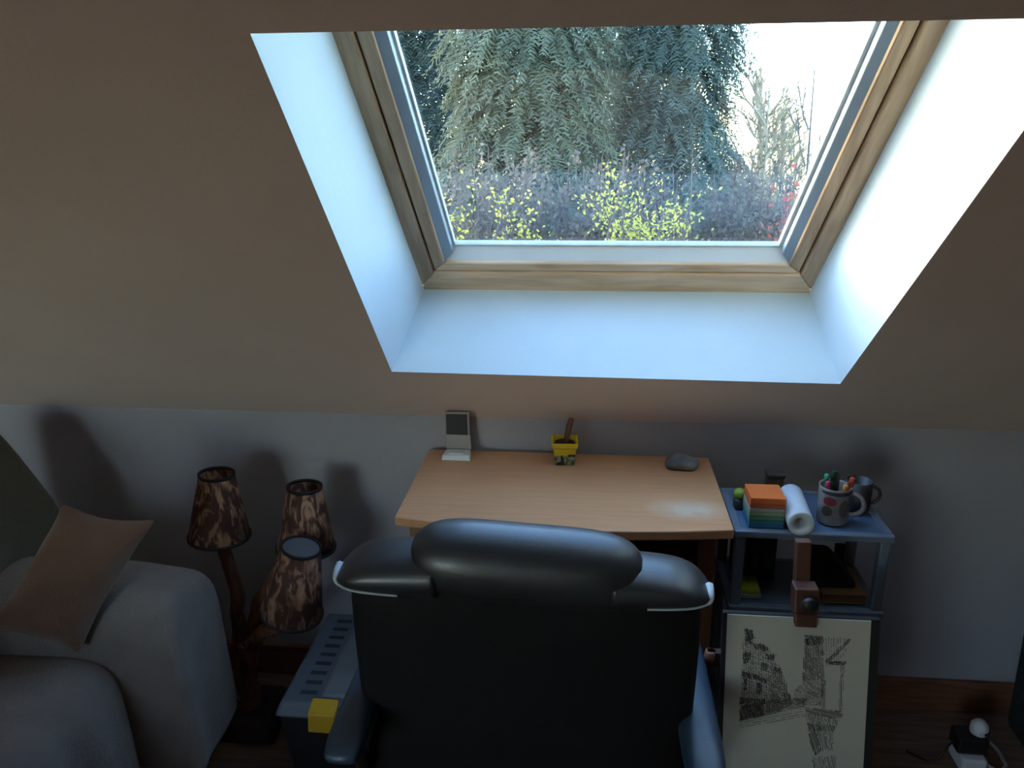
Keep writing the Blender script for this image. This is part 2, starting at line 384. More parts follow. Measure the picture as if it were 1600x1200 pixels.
for i in range(nx):
    for j in (0,nz_): bp.f.append((idx(i,j,0),idx(i+1,j,0),idx(i+1,j,1),idx(i,j,1)))
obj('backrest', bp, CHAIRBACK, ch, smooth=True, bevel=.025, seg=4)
# upholstered roll along the top: shoulders and headrest
def roll_mesh(xa, xb, prof, nseg=26, nr=20, pucker=0):
    g = MB(); b = 0
    for i in range(nseg+1):
        u = i/nseg; x = xa+(xb-xa)*u
        cz, cy, rz, ry = prof(u)
        for k in range(nr):
            th = 2*pi*k/nr
            sc = 1 + pucker*sin(th*9)*max(0, abs(2*u-1)-.75)*4
            g.v.append(Vector((x, cy+ry*sc*cos(th), cz+rz*sc*sin(th))))
    for i in range(nseg):
        for k in range(nr):
            k2 = (k+1) % nr; g.f.append((i*nr+k, i*nr+k2, (i+1)*nr+k2, (i+1)*nr+k))
    g.f.append(tuple(range(nr))[::-1]); g.f.append(tuple(nseg*nr+k for k in range(nr)))
    return g
def end_round(u, p=.25): return max(.02, (1-abs(2*u-1)**5))**p
hr = roll_mesh(-.283, .100, lambda u: (.828-.010*(u-.5)*2, 1.150, .066*end_round(u,.42), .066*end_round(u,.35)), 40, 28, .035)
obj('headrest', hr, LEATHER, ch, smooth=True)
def sh(sgn):
    T0 = .849 if sgn > 0 else .861
    def f_(u):
        w = u if sgn > 0 else 1-u
        top = T0-.012*w-.034*w**5; bot = .772+.018*w**2; cap = max(.05, 1-w**9)**.5
        return ((top+bot)/2, 1.150, (top-bot)/2*cap, .064*cap)
    return f_
XS = {-1:(-.408,-.235), 1:(.045,.206)}
for sgn in (-1,1): obj('shoulder_pad', roll_mesh(*XS[sgn], sh(sgn), 26, 24), LEATHER, ch, smooth=True)
# piping along the pad ends and below the pads
def pip(sgn):
    f_ = sh(sgn); pts = []; rr = []
    for i in range(15):
        t = i/14; w_ = .965 - .62*max(0,t-.40)/.60            # along the pad, from its outer end inwards
        u_ = w_ if sgn > 0 else 1-w_
        cz, cy, rz, ry = f_(u_)
        th = pi*.55 + (pi*.62)*min(1, t/.5)**.8            # from the top of the pad down its rear side
        x = XS[sgn][0]+(XS[sgn][1]-XS[sgn][0])*u_
        pts.append((x, cy+(ry+.002)*cos(th), cz+(rz+.002)*sin(th))); rr.append(.0075-.0055*min(1,t/.5))
    return MB().tube(pts, rr, 8)
obj('piping', pip(-1), PIPING, ch, smooth=True); obj('piping', pip(1), PIPING, ch, smooth=True)
sm = MB().superell((CX,1.405,.40), (.27,.25,.065), (.35,.55), 32, 14)
obj('seat', sm, LEATHER, ch, smooth=True)
for sgn, xo in ((-1,-.415),(1,.231)):
    xi = xo - sgn*.062
    p = MB().superell(((xo+xi)/2,1.205,.535), (.034,.195,.022), (.35,.7), 28, 12)
    arm = obj('armrest', p, ARMBLUE, ch, smooth=True)
    xm = (xo+xi)/2 - sgn*.004
    obj('arm_bracket', MB().tube([(xm,1.08,.52),(xm,1.12,.43),(xm,1.2,.38),(xm,1.32,.38),(xm,1.37,.45),(xm,1.36,.52)], .014, 8), BLACKP, arm, smooth=True)
obj('gas_lift', MB().lathe([(.0,.06),(.03,.06),(.03,.2),(.018,.2),(.018,.35),(0,.35)], (CX,1.34,0), 16), CHROME, ch)
for k in range(5):
    an = 2*pi*k/5+.3; dx, dy = cos(an), sin(an)
    lg = MB().tube([(CX,1.34,.085),(CX+dx*.14,1.34+dy*.14,.08),(CX+dx*.27,1.34+dy*.27,.062)], [.022,.018,.013], 8)
    leg = obj('base_leg', lg, BLACKP, ch, smooth=True)
    M = Matrix.Rotation(an,3,'Z') @ Matrix.Rotation(pi/2,3,'X')
    obj('caster', MB().lathe([(0,-.018),(.02,-.018),(.025,-.01),(.025,.01),(.02,.018),(0,.018)], (CX+dx*.27,1.34+dy*.27,.025), 14, M), BLACKP, leg, smooth=True)

# ------------------------------------------------------------------ shelf unit and what stands on it
su = thing('shelf_unit', (.474,1.65,0), 'grey blue metal shelf unit with slim posts beside the desk', 'shelf')
X0, X1, Y0, Y1 = .318, .634, 1.545, 1.752
for x, y in ((X0,Y0),(X1-.022,Y0),(X0,Y1-.022),(X1-.022,Y1-.022)):
    obj('post', MB().box(x,x+.022,y,y+.022,0,.688), SHELFM, su, bevel=.004)
for z in (.700,.520,.17):
    sf = obj('shelf_frame', MB().box(X0-.004,X1+.004,Y0-.006,Y0+.012,z-.016,z).box(X0-.004,X1+.004,Y1-.012,Y1+.004,z-.016,z).box(X0-.004,X0+.014,Y0+.012,Y1-.012,z-.016,z).box(X1-.014,X1+.004,Y0+.012,Y1-.012,z-.016,z), SHELFM, su, bevel=.003)
    obj('shelf_panel', MB().box(X0+.012,X1-.012,Y0+.010,Y1-.010,z-.012,z-.003), SHELFP, sf)
zt, zm = .7003, .5203
cols = [('blue',(.03,.14,.27)),('teal',(.04,.22,.27)),('green',(.13,.30,.20)),('pale green',(.28,.36,.20)),('off white',(.40,.38,.32)),('red',(.55,.10,.045)),('orange',(.75,.16,.025))]
hs = [.0095,.0085,.0095,.0095,.008,.0095,.014]; z = zt
pos_words = {'blue':'bottom pad of the sticky note stack on the shelf','teal':'second from the bottom of the shelf stack','green':'in the middle of the shelf stack','pale green':'below the off white pad of the shelf stack','off white':'below the red pad of the shelf stack','red':'just under the orange top pad of the shelf stack','orange':'topmost of the note stack on the shelf'}
for (nm, cl), h in zip(cols, hs):
    j = random.uniform(-.0012,.0012)
    o = obj('note_pad', MB().box(.344+j,.416+j,1.556+j,1.628+j,z,z+h-.0004), flat('note_'+nm.replace(' ','_'), cl), bevel=.001)
    tag(o, nm+' sticky note pad, '+pos_words[nm], 'note pad', 'sticky note pads stacked on the top shelf'); z += h
# paper roll
ang = radians(-4); M = Matrix.Rotation(-pi/2,3,'X'); M = Matrix.Rotation(ang,3,'Z') @ M
R0 = (.443,1.528,zt+.0268)
tag(obj('paper_roll', MB().lathe([(.0145,0),(.0255,0),(.0265,.001),(.0265,.139),(.0255,.14),(.0145,.14)], R0, 32, M, close=True), mat('roll_paper',(.62,.66,.70),(.58,.62,.66),.8,20), smooth=False), 'white paper roll lying on the top shelf with its open end forward', 'paper roll')
bpy.data.objects['paper_roll'].data.polygons.foreach_set('use_smooth', [True]*len(bpy.data.objects['paper_roll'].data.polygons))
# mug
MC = (.527,1.605,zt)
mg = thing('mug', MC, 'pale printed mug holding pens on the top shelf', 'mug')
MUGM = mat('mug_glaze', (.31,.285,.275), (.22,.20,.19), .4, 30)
obj('body', MB().lathe([(0,0),(.029,0),(.0315,.004),(.0325,.078),(.0335,.082),(.0310,.082),(.0295,.078),(.0285,.008),(0,.007)], MC, 32), MUGM, mg, smooth=True)
hd = []
for i in range(11):
    t = -pi/2 + pi*i/10; hd.append((MC[0]+.031+.026*cos(t), MC[1]-.006-.01*cos(t), MC[2]+.043+.025*sin(t)))
obj('handle', MB().tube(hd, .0052, 8), MUGM, mg, smooth=True)
def curved_patch(c, r, a0, a1, z0, z1, n=8):
    g = MB()
    for i in range(n+1):
        a_ = a0+(a1-a0)*i/n
        w = sin(pi*(i+.5)/(n+1))**.5
        zc_, hz_ = (z0+z1)/2, (z1-z0)/2*w
        for rr in (r, r+.0006):
            g.v += [Vector((c[0]+rr*cos(a_), c[1]+rr*sin(a_), c[2]+zc_-hz_)), Vector((c[0]+rr*cos(a_), c[1]+rr*sin(a_), c[2]+zc_+hz_))]
    for i in range(n):
        b = i*4; g.f += [(b+2,b+6,b+7,b+3),(b,b+1,b+5,b+4),(b+1,b+3,b+7,b+5),(b,b+4,b+6,b+2)]
    return g
obj('print', curved_patch(MC,.0324,radians(215),radians(262),.046,.066), flat('print_red',(.22,.02,.03)), mg)
obj('print', curved_patch(MC,.0322,radians(212),radians(250),.022,.044), flat('print_brown',(.06,.035,.03)), mg)
obj('print', curved_patch(MC,.0322,radians(275),radians(312),.020,.060), flat('print_grey',(.13,.10,.09)), mg)
obj('print', curved_patch(MC,.0329,radians(205),radians(335),.070,.078), flat('print_navy',(.03,.03,.05)), mg)
def pen(nm, dx, dy, lx, ly, L, r, cl, label, cap):
    b_ = Vector(MC)+Vector((dx,dy,.009)); e_ = b_+Vector((lx,ly,1)).normalized()*L
    g = MB().tube([b_, b_.lerp(e_,.94), e_], [r,r,r*.6], 8)
    p = thing(nm, b_, label, 'pen', 'pens in the printed mug')
    obj('barrel', g, flat(nm+'_'+label.split()[0],cl), p, smooth=True)
    obj('cap', MB().tube([b_.lerp(e_,.80), b_.lerp(e_,.985), e_+(e_-b_)*.01], [r*1.15,r*1.15,r*.8], 8), flat('cap_'+label.split()[0],cap), p, smooth=True)
pen('marker_pen',-.013,.006,-.07,-.02,.095,.0045,(.03,.28,.14),'green capped marker leaning left in the mug',(.03,.33,.17))
pen('marker_pen',-.015,-.010,-.08,-.08,.088,.004,(.5,.02,.12),'pink marker at the front left of the mug',(.6,.03,.16))
pen('marker_pen',.014,.000,.20,-.05,.094,.006,(.42,.06,.025),'red marker leaning right in the mug',(.40,.05,.02))
pen('marker_pen',.004,-.016,.10,-.12,.086,.0045,(.6,.22,.05),'orange marker at the front of the mug',(.62,.25,.06))
pen('marker_pen',-.002,.010,.00,.05,.098,.005,(.015,.06,.02),'dark green marker in the middle of the mug',(.012,.05,.018))
cardm = MB().hexa([Vector(MC)+Vector(p) for p in ((-.008,.016,.012),(.014,.016,.012),(.014,.018,.012),(-.008,.018,.012),(-.002,.022,.108),(.014,.022,.100),(.014,.024,.100),(-.002,.024,.108))])
tag(obj('ruler', cardm, flat('grey_card',(.07,.07,.065)), bevel=.003), 'dark grey ruler standing at the back of the mug', 'ruler')
CC2 = (.595,1.662,zt)
dc = thing('dark_cup', CC2, 'dark grey cup standing behind the printed mug', 'cup')
DCM = flat('dark_cup_glaze',(.055,.05,.05),.4)
obj('body', MB().lathe([(0,0),(.024,0),(.027,.004),(.0285,.07),(.026,.07),(.024,.008),(0,.007)], CC2, 24), DCM, dc, smooth=True)
obj('handle', MB().tube([(CC2[0]+.027+.02*cos(-pi/2+pi*i/8), CC2[1], CC2[2]+.036+.02*sin(-pi/2+pi*i/8)) for i in range(9)], .004, 8), DCM, dc, smooth=True)
# lime ball ornament on a dark jar
jr = thing('jar', (.342,1.655,zt), 'small dark jar with a round lime green lid on the top shelf', 'jar')
obj('body', MB().lathe([(0,0),(.013,0),(.0145,.003),(.0145,.018),(.010,.022),(0,.022)], (.342,1.655,zt), 16), flat('jar_dark',(.05,.06,.05),.3), jr, smooth=True)
obj('lid', MB().superell((.342,1.655,zt+.031), (.015,.015,.0125), (1,.9), 16, 10), flat('lime_lid',(.24,.34,.02),.5), jr, smooth=True)
wb = thing('wooden_box', (.428,1.72,zt), 'narrow upright dark wooden box at the back of the top shelf', 'box')
obj('body', MB().box(.411,.447,1.705,1.735,zt,zt+.048), mat('box_wood',(.13,.075,.03),(.08,.045,.02),.6,10,(4,4,1)), wb, bevel=.003)
obj('lid', MB().box(.409,.449,1.703,1.737,zt+.048,zt+.058), flat('box_wood_dark',(.05,.035,.02)), wb, bevel=.003)
# middle shelf
tag(obj('note_pad', MB().box(.336,.390,1.572,1.632,zm,zm+.010), flat('pad_white',(.30,.30,.28)), bevel=.001), 'white note pad under the lime pad on the middle shelf', 'note pad', 'note pads on the middle shelf')
tag(obj('note_pad', MB().box(.337,.386,1.575,1.630,zm+.0103,zm+.022), flat('pad_lime',(.34,.42,.02)), bevel=.001), 'lime green note pad lying on the middle shelf', 'note pad', 'note pads on the middle shelf')
bb_ = thing('book', (.56,1.62,zm), 'brown hardback book lying flat on the middle shelf', 'book')
BKC = mat('book_brown',(.20,.115,.05),(.15,.085,.04),.7,10)
obj('cover', MB().box(.516,.608,1.566,1.690,zm,zm+.003).box(.516,.608,1.566,1.690,zm+.021,zm+.024).box(.516,.520,1.566,1.690,zm+.003,zm+.021), BKC, bb_, bevel=.001)
obj('pages', MB().box(.520,.605,1.568,1.688,zm+.003,zm+.021), mat('book_pages',(.22,.13,.065),(.17,.10,.05),.9,10,(1,1,60)), bb_)
pch = MB().hexa([(.505,1.585,zm+.0243),(.600,1.585,zm+.0243),(.600,1.685,zm+.0243),(.505,1.685,zm+.0243),(.490,1.63,zm+.085),(.548,1.63,zm+.085),(.548,1.68,zm+.085),(.490,1.68,zm+.085)])
tag(obj('pouch', pch, flat('black_pouch',(.011,.010,.011)), bevel=.012, seg=3, smooth=True), 'black soft pouch slumped on the brown book', 'pouch')
for i,(xa,xb,h,cl) in enumerate(((.345,.375,.115,(.018,.018,.02)),(.376,.398,.098,(.02,.016,.016)),(.399,.433,.108,(.014,.015,.018)))):
    o = thing('file_box', ((xa+xb)/2,1.7,zm), ('black','dark brown','charcoal')[i]+' document box at the back of the middle shelf', 'file box', 'document boxes at the back of the middle shelf')
    FB = flat('file_%d'%i, cl)
    obj('body', MB().box(xa,xb,1.655,1.735,zm,zm+h), FB, o, bevel=.002)
    obj('label', MB().box(xa+.006,xb-.006,1.6540,1.6552,zm+.03,zm+.06), flat('file_label_%d'%i, (.045,.045,.05)), o)
sc_ = MB().box(.584,.606,1.722,1.735,zm,zm+.058)
tag(obj('card_case', sc_, flat('dark_card_case',(.03,.03,.03)), bevel=.002), 'small dark upright card case at the back right of the middle shelf', 'case')

# ------------------------------------------------------------------ easel with the drawing
ez = thing('easel', (.40,1.22,0), 'reddish wooden easel with a clamp standing in front of the shelf unit', 'easel')
TL = .224
def E(x, dy, z): return Vector((x, 1.30 + TL*(z-.674) + dy, z))
def ebox(x0,x1,d0,d1,z0,z1): return MB().hexa([E(x0,d0,z0),E(x1,d0,z0),E(x1,d1,z0),E(x0,d1,z0),E(x0,d0,z1),E(x1,d0,z1),E(x1,d1,z1),E(x0,d1,z1)])
obj('mast', ebox(.383,.410,.010,.028,.05,.788), EASEL, ez, bevel=.002)
cl = obj('clamp', ebox(.376,.419,-.022,.010,.676,.720), EASEL, ez, bevel=.003)
obj('clamp_lip', ebox(.379,.417,-.022,-.006,.652,.676), EASEL, cl, bevel=.002)
Mk = Matrix.Rotation(pi/2,3,'X')
obj('knob', MB().lathe([(0,0),(.013,0),(.0145,.004),(.0145,.011),(.010,.015),(0,.015)], E(.400,-.022,.696), 14, Mk), BLACKP, cl, smooth=True)
obj('crossbar', ebox(.236,.545,.040,.056,.535,.560), EASEL, ez, bevel=.002)
obj('crossbar_end', MB().lathe([(0,-.012),(.010,-.012),(.012,0),(.010,.012),(0,.012)], E(.243,.048,.548), 12), mat('pale_knob',(.36,.16,.10),(.3,.12,.08),.5,12), ez, smooth=True)
obj('ledge', ebox(.25,.545,-.030,.010,.262,.280), EASEL, ez, bevel=.002)
for x in (.285,.490):
    obj('leg', MB().hexa([E(x-.011,.024,.05),E(x+.011,.024,.05),E(x+.011,.040,.05),E(x-.011,.040,.05),E(x-.011,.024,.535),E(x+.011,.024,.535),E(x+.011,.040,.535),E(x-.011,.040,.535)]), EASEL, ez, bevel=.002)
    obj('foot', MB().box(x-.014,x+.014,1.02,1.42,0,.05), EASEL, ez, bevel=.004)
obj('foot_rail', MB().box(.299,.476,1.16,1.19,.012,.045), EASEL, ez, bevel=.003)
bd = thing('framed_drawing', E(.394,0,.281), 'pen drawing of a narrow street on cream paper mounted on a black board', 'drawing')
obj('board', ebox(.256,.533,0,.0098,.2805,.660), BLACKB, bd, bevel=.001)
px0, px1, pz0, pz1 = .2635, .516, .286, .6580
obj('paper', ebox(px0,px1,-.0022,0,pz0,pz1), PAPER, bd)
# ink strokes, u to the right and v down, in units of the paper width
wp = px1-px0
ink = MB()
def pinp(x, y, P):
    c_ = False; j = len(P)-1
    for i in range(len(P)):
        if (P[i][1] > y) != (P[j][1] > y) and x < (P[j][0]-P[i][0])*(y-P[i][1])/(P[j][1]-P[i][1])+P[i][0]: c_ = not c_
        j = i
    return c_
def pp(u, v): return E(px0+u*wp, -.00235, pz1 - v*wp*.976)
def stroke(u0,v0,u1,v1,w):
    d = Vector((u1-u0, v1-v0)); 
    if d.length < 1e-4: return
    nn = Vector((-d.y,d.x)).normalized()*w/2
    ink.add([pp(u0+nn.x,v0+nn.y),pp(u1+nn.x,v1+nn.y),pp(u1-nn.x,v1-nn.y),pp(u0-nn.x,v0-nn.y)], [(0,1,2,3)])
def U(x, y): return ((x-25)/1062, (y-22)/1062)
def hatch(P, sp, angle, w, step=.012, drop=.12):
    P = [U(*p) for p in P]; xs = [p[0] for p in P]; ys = [p[1] for p in P]
    cx_, cy_ = (min(xs)+max(xs))/2, (min(ys)+max(ys))/2; L = math.hypot(max(xs)-min(xs), max(ys)-min(ys))/2+.01
    da, db = cos(angle), sin(angle); k = -L
    while k < L:
        t_ = -L; start = None
        while t_ < L:
            x = cx_+da*t_-db*k; y = cy_+db*t_+da*k
            if pinp(x,y,P) and random.random() > drop:
                x2, y2 = x+da*step*1.15, y+db*step*1.15
                jj = random.uniform(-.0015,.0015)
                if start is None: start = (x+jj,y+jj)
                end = (x2+jj,y2)
            else:
                if start: stroke(*start,*end,w*random.uniform(.6,1.3)); start = None
            t_ += step
        if start: stroke(*start,*end,w)
        k += sp*random.uniform(.75,1.25)
def dense(P, s=.006, a=1.2): hatch(P, s, a, .0048, drop=.06)
def mid(P, a=.9): hatch(P, .011, a, .0042, drop=.15); 
def light(P, a=1.4): hatch(P, .017, a, .0035, drop=.25)
LB = [(150,120),(215,130),(240,230),(340,255),(350,300),(390,320),(385,360),(435,420),(470,500),(520,640),(520,705),(330,800),(140,860)]
light(LB, 1.5); light(LB, .3)
for P in ([(155,120),(215,130),(225,190),(165,215)],[(165,190),(205,180),(225,240),(160,245)],[(225,240),(300,235),(345,270),(320,290),(240,275)],
          [(320,315),(385,312),(382,360),(330,350)],[(150,300),(215,310),(200,380),(155,395)],[(290,380),(345,390),(330,450),(290,440)],[(380,415),(435,415),(430,460),(395,450)],
          [(150,455),(260,480),(345,515),(335,545),(250,515),(150,505)],[(160,510),(190,515),(185,610),(160,605)],[(260,540),(300,545),(295,635),(262,630)],
          [(140,665),(330,675),(330,705),(140,720)],[(145,730),(320,700),(325,800),(145,860)],[(460,600),(520,620),(520,670),(475,650)]):
    dense(P)
mid([(350,380),(440,430),(480,560),(500,690),(360,700)]); mid([(330,680),(620,640),(620,720),(340,800)], .3)
dense([(560,655),(640,650),(620,690),(570,700)]); mid([(540,590),(610,500),(760,480),(760,640),(540,660)], .5)
dense([(605,150),(745,150),(740,215),(610,225)]); mid([(605,150),(745,150),(760,480),(600,510)], 1.5); mid([(605,220),(745,220),(760,480),(600,510)], .7)
light([(745,150),(940,155),(900,300),(760,400)], 1.5); dense([(760,350),(935,165),(945,175),(840,310),(780,370)], .007, -.8)
dense([(780,350),(910,345),(905,380),(785,380)], .006, 0); mid([(880,380),(910,380),(905,730),(880,730)], 1.5); mid([(740,480),(785,480),(780,720),(740,700)], 1.5)
mid([(640,600),(760,590),(740,700),(600,720)], -.5); dense([(620,720),(900,735),(900,790),(820,800),(640,770)], .008, .2); mid([(630,760),(890,800),(850,900),(660,900)], 1.3)
dense([(650,850),(740,840),(770,1060),(720,1100),(680,1000)], .008, 1.2); mid([(740,830),(860,850),(850,1040),(770,1060)], 1.4); mid([(700,1110),(880,1090),(890,1260),(720,1270)], 1.3)
for i in range(14): 
    v_ = 860-i*10; stroke(*U(140+i*2,v_+5), *U(420+i*14,v_-75), .0022)
light([(140,870),(600,740),(640,800),(400,860),(150,930)], -.25)
obj('ink_drawing', ink, INK, bd)

# ------------------------------------------------------------------ storage box on the floor
sb = thing('storage_crate', (-.54,1.585,0), 'dark plastic storage crate with a grey blue slotted lid beside the desk', 'storage box')
xa, xb, ya, yb_ = -.672,-.402,1.40,1.77
obj('body', MB().hexa([(xa+.03,ya+.03,0),(xb-.03,ya+.03,0),(xb-.03,yb_-.03,0),(xa+.03,yb_-.03,0),(xa+.008,ya+.008,.275),(xb-.008,ya+.008,.275),(xb-.008,yb_-.008,.275),(xa+.008,yb_-.008,.275)]), flat('crate_body',(.012,.014,.017),.5), sb, bevel=.01, seg=3)
lid = obj('lid', MB().hexa([(xa,ya,.272),(xb,ya,.272),(xb,yb_,.272),(xa,yb_,.272),(xa+.014,ya+.012,.305),(xb-.014,ya+.012,.305),(xb-.014,yb_-.012,.305),(xa+.014,yb_-.012,.305)]), BOXLID, sb, bevel=.008, seg=3)
obj('raised_panel', MB().hexa([(xa+.095,ya+.03,.304),(xb-.02,ya+.03,.304),(xb-.02,yb_-.03,.304),(xa+.095,yb_-.03,.304),(xa+.105,ya+.04,.312),(xb-.03,ya+.04,.312),(xb-.03,yb_-.04,.312),(xa+.105,yb_-.04,.312)]), mat('crate_panel',(.20,.235,.265),(.18,.21,.24),.5,10), lid, bevel=.004)
for i in range(9):
    y = ya+.042+i*.034
    obj('slot', MB().box(xa+.048,xa+.086,y,y+.013,.3045,.3062), SLOT, lid, bevel=.003)
obj('latch', MB().hexa([(-.590,1.384,.252),(-.525,1.384,.252),(-.525,1.402,.252),(-.590,1.402,.252),(-.588,1.386,.300),(-.527,1.386,.300),(-.527,1.425,.312),(-.588,1.425,.312)]), YELLOW, sb, bevel=.004)
obj('handle', MB().tube([(-.46,1.47,.309),(-.46,1.50,.335),(-.46,1.66,.335),(-.46,1.69,.309)], .009, 8), BLACKP, lid, smooth=True)

# ------------------------------------------------------------------ branch lamp
lp = thing('branch_lamp', (-.885,1.70,0), 'rustic branch lamp with three feather patterned shades beside the sofa', 'lamp')
obj('base', MB().hexa([(-.965,1.605,0),(-.775,1.605,0),(-.79,1.80,0),(-.975,1.80,0),(-.945,1.625,.05),(-.80,1.625,.05),(-.81,1.785,.05),(-.955,1.785,.05)]), DARKW, lp, bevel=.012, seg=2)
def wiggle(pts, n, amp):
    out = []; P = [Vector(p) for p in pts]
    for i in range(len(P)-1):
        for k in range(n):
            out.append(P[i].lerp(P[i+1], k/n) + Vector([random.uniform(-amp,amp) for _ in range(3)]))
    return out+[P[-1]]
def limb(nm, pts, ra, rb, par, amp=.004):
    q = wiggle(pts, 5, amp); n = len(q)
    return obj(nm, MB().tube(q, [ra+(rb-ra)*i/(n-1) for i in range(n)], 9, jit=.14), BARK, par, smooth=True)
trk = limb('trunk', [(-.872,1.70,.045),(-.868,1.69,.13),(-.850,1.685,.25)], .030, .026, lp)
br1 = limb('branch', [(-.885,1.70,.05),(-.882,1.70,.24),(-.870,1.69,.40),(-.890,1.68,.575)], .022, .015, lp)
br2 = limb('branch', [(-.850,1.685,.24),(-.815,1.70,.36),(-.755,1.715,.47),(-.690,1.72,.545)], .021, .014, lp)
br3 = limb('branch', [(-.850,1.685,.24),(-.800,1.66,.30),(-.730,1.63,.345),(-.700,1.615,.42)], .021, .013, lp)
def shade(bc, tc_, rb, rt, cap=False):
    bc, tc_ = Vector(bc), Vector(tc_); ax = (tc_-bc); h = ax.length; M = Vector((0,0,1)).rotation_difference(ax).to_matrix()
    s_ = obj('lampshade', MB().lathe([(rb,0),(rt,h),(rt-.002,h),(rb-.002,0)], bc, 32, M, close=True), SHADE, lp, smooth=True)
    obj('rim', MB().lathe([(rt-.002,h-.004),(rt+.002,h-.004),(rt+.002,h+.003),(rt-.002,h+.003)], bc, 32, M, close=True), SHADETRIM, s_, smooth=True)
    obj('rim', MB().lathe([(rb-.002,-.003),(rb+.002,-.003),(rb+.002,.004),(rb-.002,.004)], bc, 32, M, close=True), SHADETRIM, s_, smooth=True)
    if cap: obj('diffuser', MB().lathe([(0,h-.001),(rt-.003,h-.001),(rt-.003,h-.004),(0,h-.004)], bc, 24, M), SHADECAP, s_)
    obj('bulb_holder', MB().lathe([(0,0),(.014,0),(.014,.045),(.011,.05),(0,.05)], bc+ax*.1, 12, M), BLACKP, s_)
    return s_
shade((-.889,1.68,.560), (-.879,1.685,.722), .073, .041)
shade((-.688,1.72,.515), (-.680,1.725,.678), .072, .041)
shade((-.694,1.605,.405), (-.652,1.60,.583), .074, .045, True)

# ------------------------------------------------------------------ sofa
sf = thing('sofa', (-1.28,.85,0), 'sofa under a pale throw cloth at the left by the branch lamp', 'sofa')
fold = lambda y, a=1: .012*a*sin(y*31)+.007*a*sin(y*67+1.3)+.004*a*sin(y*113+.4)
obj('frame', MB().box(-1.60,-1.02,-.28,1.545,.05,.36), flat('sofa_frame',(.05,.045,.04)), sf, bevel=.02)
for x in (-1.56,-1.06):
    for y in (-.2,1.49): obj('foot', MB().box(x-.025,x+.025,y-.025,y+.025,0,.05), DARKW, sf, bevel=.003)
# seat drape: over the seat and down the front
def sheet(rows, name, m, thick=.006):
    g = MB(); n = len(rows[0])
    for r_ in rows: g.v += [Vector(p) for p in r_]
    for j in range(len(rows)-1):
        for i in range(n-1): g.f.append((j*n+i, j*n+i+1, (j+1)*n+i+1, (j+1)*n+i))
    return obj(name, g, m, sf, smooth=True, solid=thick, sub=1)
rows = []
for j in range(61):
    y = -.28+1.64*j/60; r_ = []
    fo = fold(y)
    for (x, z, k) in ((-1.45,.432,0),(-1.32,.434,0),(-1.18,.440,.15),(-1.08,.440,.25),(-1.02,.432,.4),(-.985,.405,.6),(-.972,.36,.9),(-.965,.27,1.2),(-.960,.17,1.5),(-.955,.08,1.8),(-.953,.02,2.0)):
        r_.append((x+fo*k, y, z+fo*.35*(1 if k < .5 else 0)+.004*sin(y*19+x*23)))
    rows.append(r_)
sheet(rows, 'seat_throw', THROW)
obj('seat_cushion', MB().box(-1.44,-1.03,-.26,1.345,.36,.425), flat('seat_pad',(.2,.19,.18)), sf, bevel=.03, seg=3)
obj('armrest', MB().box(-1.44,-.90,1.375,1.535,.20,.565), flat('arm_core',(.2,.19,.18)), sf, bevel=.045, seg=4)
obj('armrest', MB().box(-1.44,-.90,-.27,-.11,.20,.565), flat('arm_core2',(.2,.19,.18)), sf, bevel=.045, seg=4)
# throw over the far arm: cross-section goes over the arm (y,z), then hangs over its front end
rows = []
prof = [(1.338,.165),(1.346,.30),(1.352,.44),(1.350,.50),(1.362,.555),(1.40,.585),(1.455,.590),(1.515,.578),(1.550,.545),(1.562,.47),(1.566,.38),(1.570,.29),(1.573,.20)]
xs = [-1.44,-1.30,-1.18,-1.08,-1.0,-.94,-.90,-.872,-.856]
for i, x in enumerate(xs):
    k = max(0,(i-4)/4); r_ = []
    for j,(y,z) in enumerate(prof):
        zz = z - (.035*k*k if z > .35 else 0) + .004*sin(x*29+j); r_.append((x+.006*sin(j*1.7)*k, y+.006*sin(x*37+j)*.6, zz))
    rows.append(r_)
for i in range(1,7):      # hanging front
    t_ = i/6; r_ = []
    for j,(y,z) in enumerate(prof):
        top = z-.035; bot = .165+.012*sin(j*2.1)
        bot = min(bot, top)
        zz = top+(bot-top)*t_ if top > bot else top
        fo = .014*sin(y*75+.6)*t_+.008*sin(y*140)*t_
        r_.append((-.853+.024*t_+fo, y+(y-1.46)*.10*t_, zz))
    rows.append(r_)
sheet(rows, 'arm_throw', THROW)
# backrest, leaning, with its own cloth
prf = [(-1.36,.42),(-1.25,.55),(-1.28,.655),(-1.345,.775),(-1.385,.830),(-1.46,.835),(-1.52,.79),(-1.52,.2),(-1.36,.2)]
n = len(prf); bk = MB()
NB = 14
for j in range(NB+1):
    y = -.27+1.93*j/NB; sc = 1
    for (x,z) in prf: bk.v.append(Vector((x+.006*sin(y*13+z*20), y, z+.004*sin(y*9+x*30))))
for j in range(NB):
    for i in range(n): bk.f.append((j*n+i, j*n+(i+1)%n, (j+1)*n+(i+1)%n, (j+1)*n+i))
bk.f.append(tuple(range(n))); bk.f.append(tuple(NB*n+i for i in range(n))[::-1])
obj('backrest', bk, THROWG, sf, smooth=True, bevel=.02, seg=3)
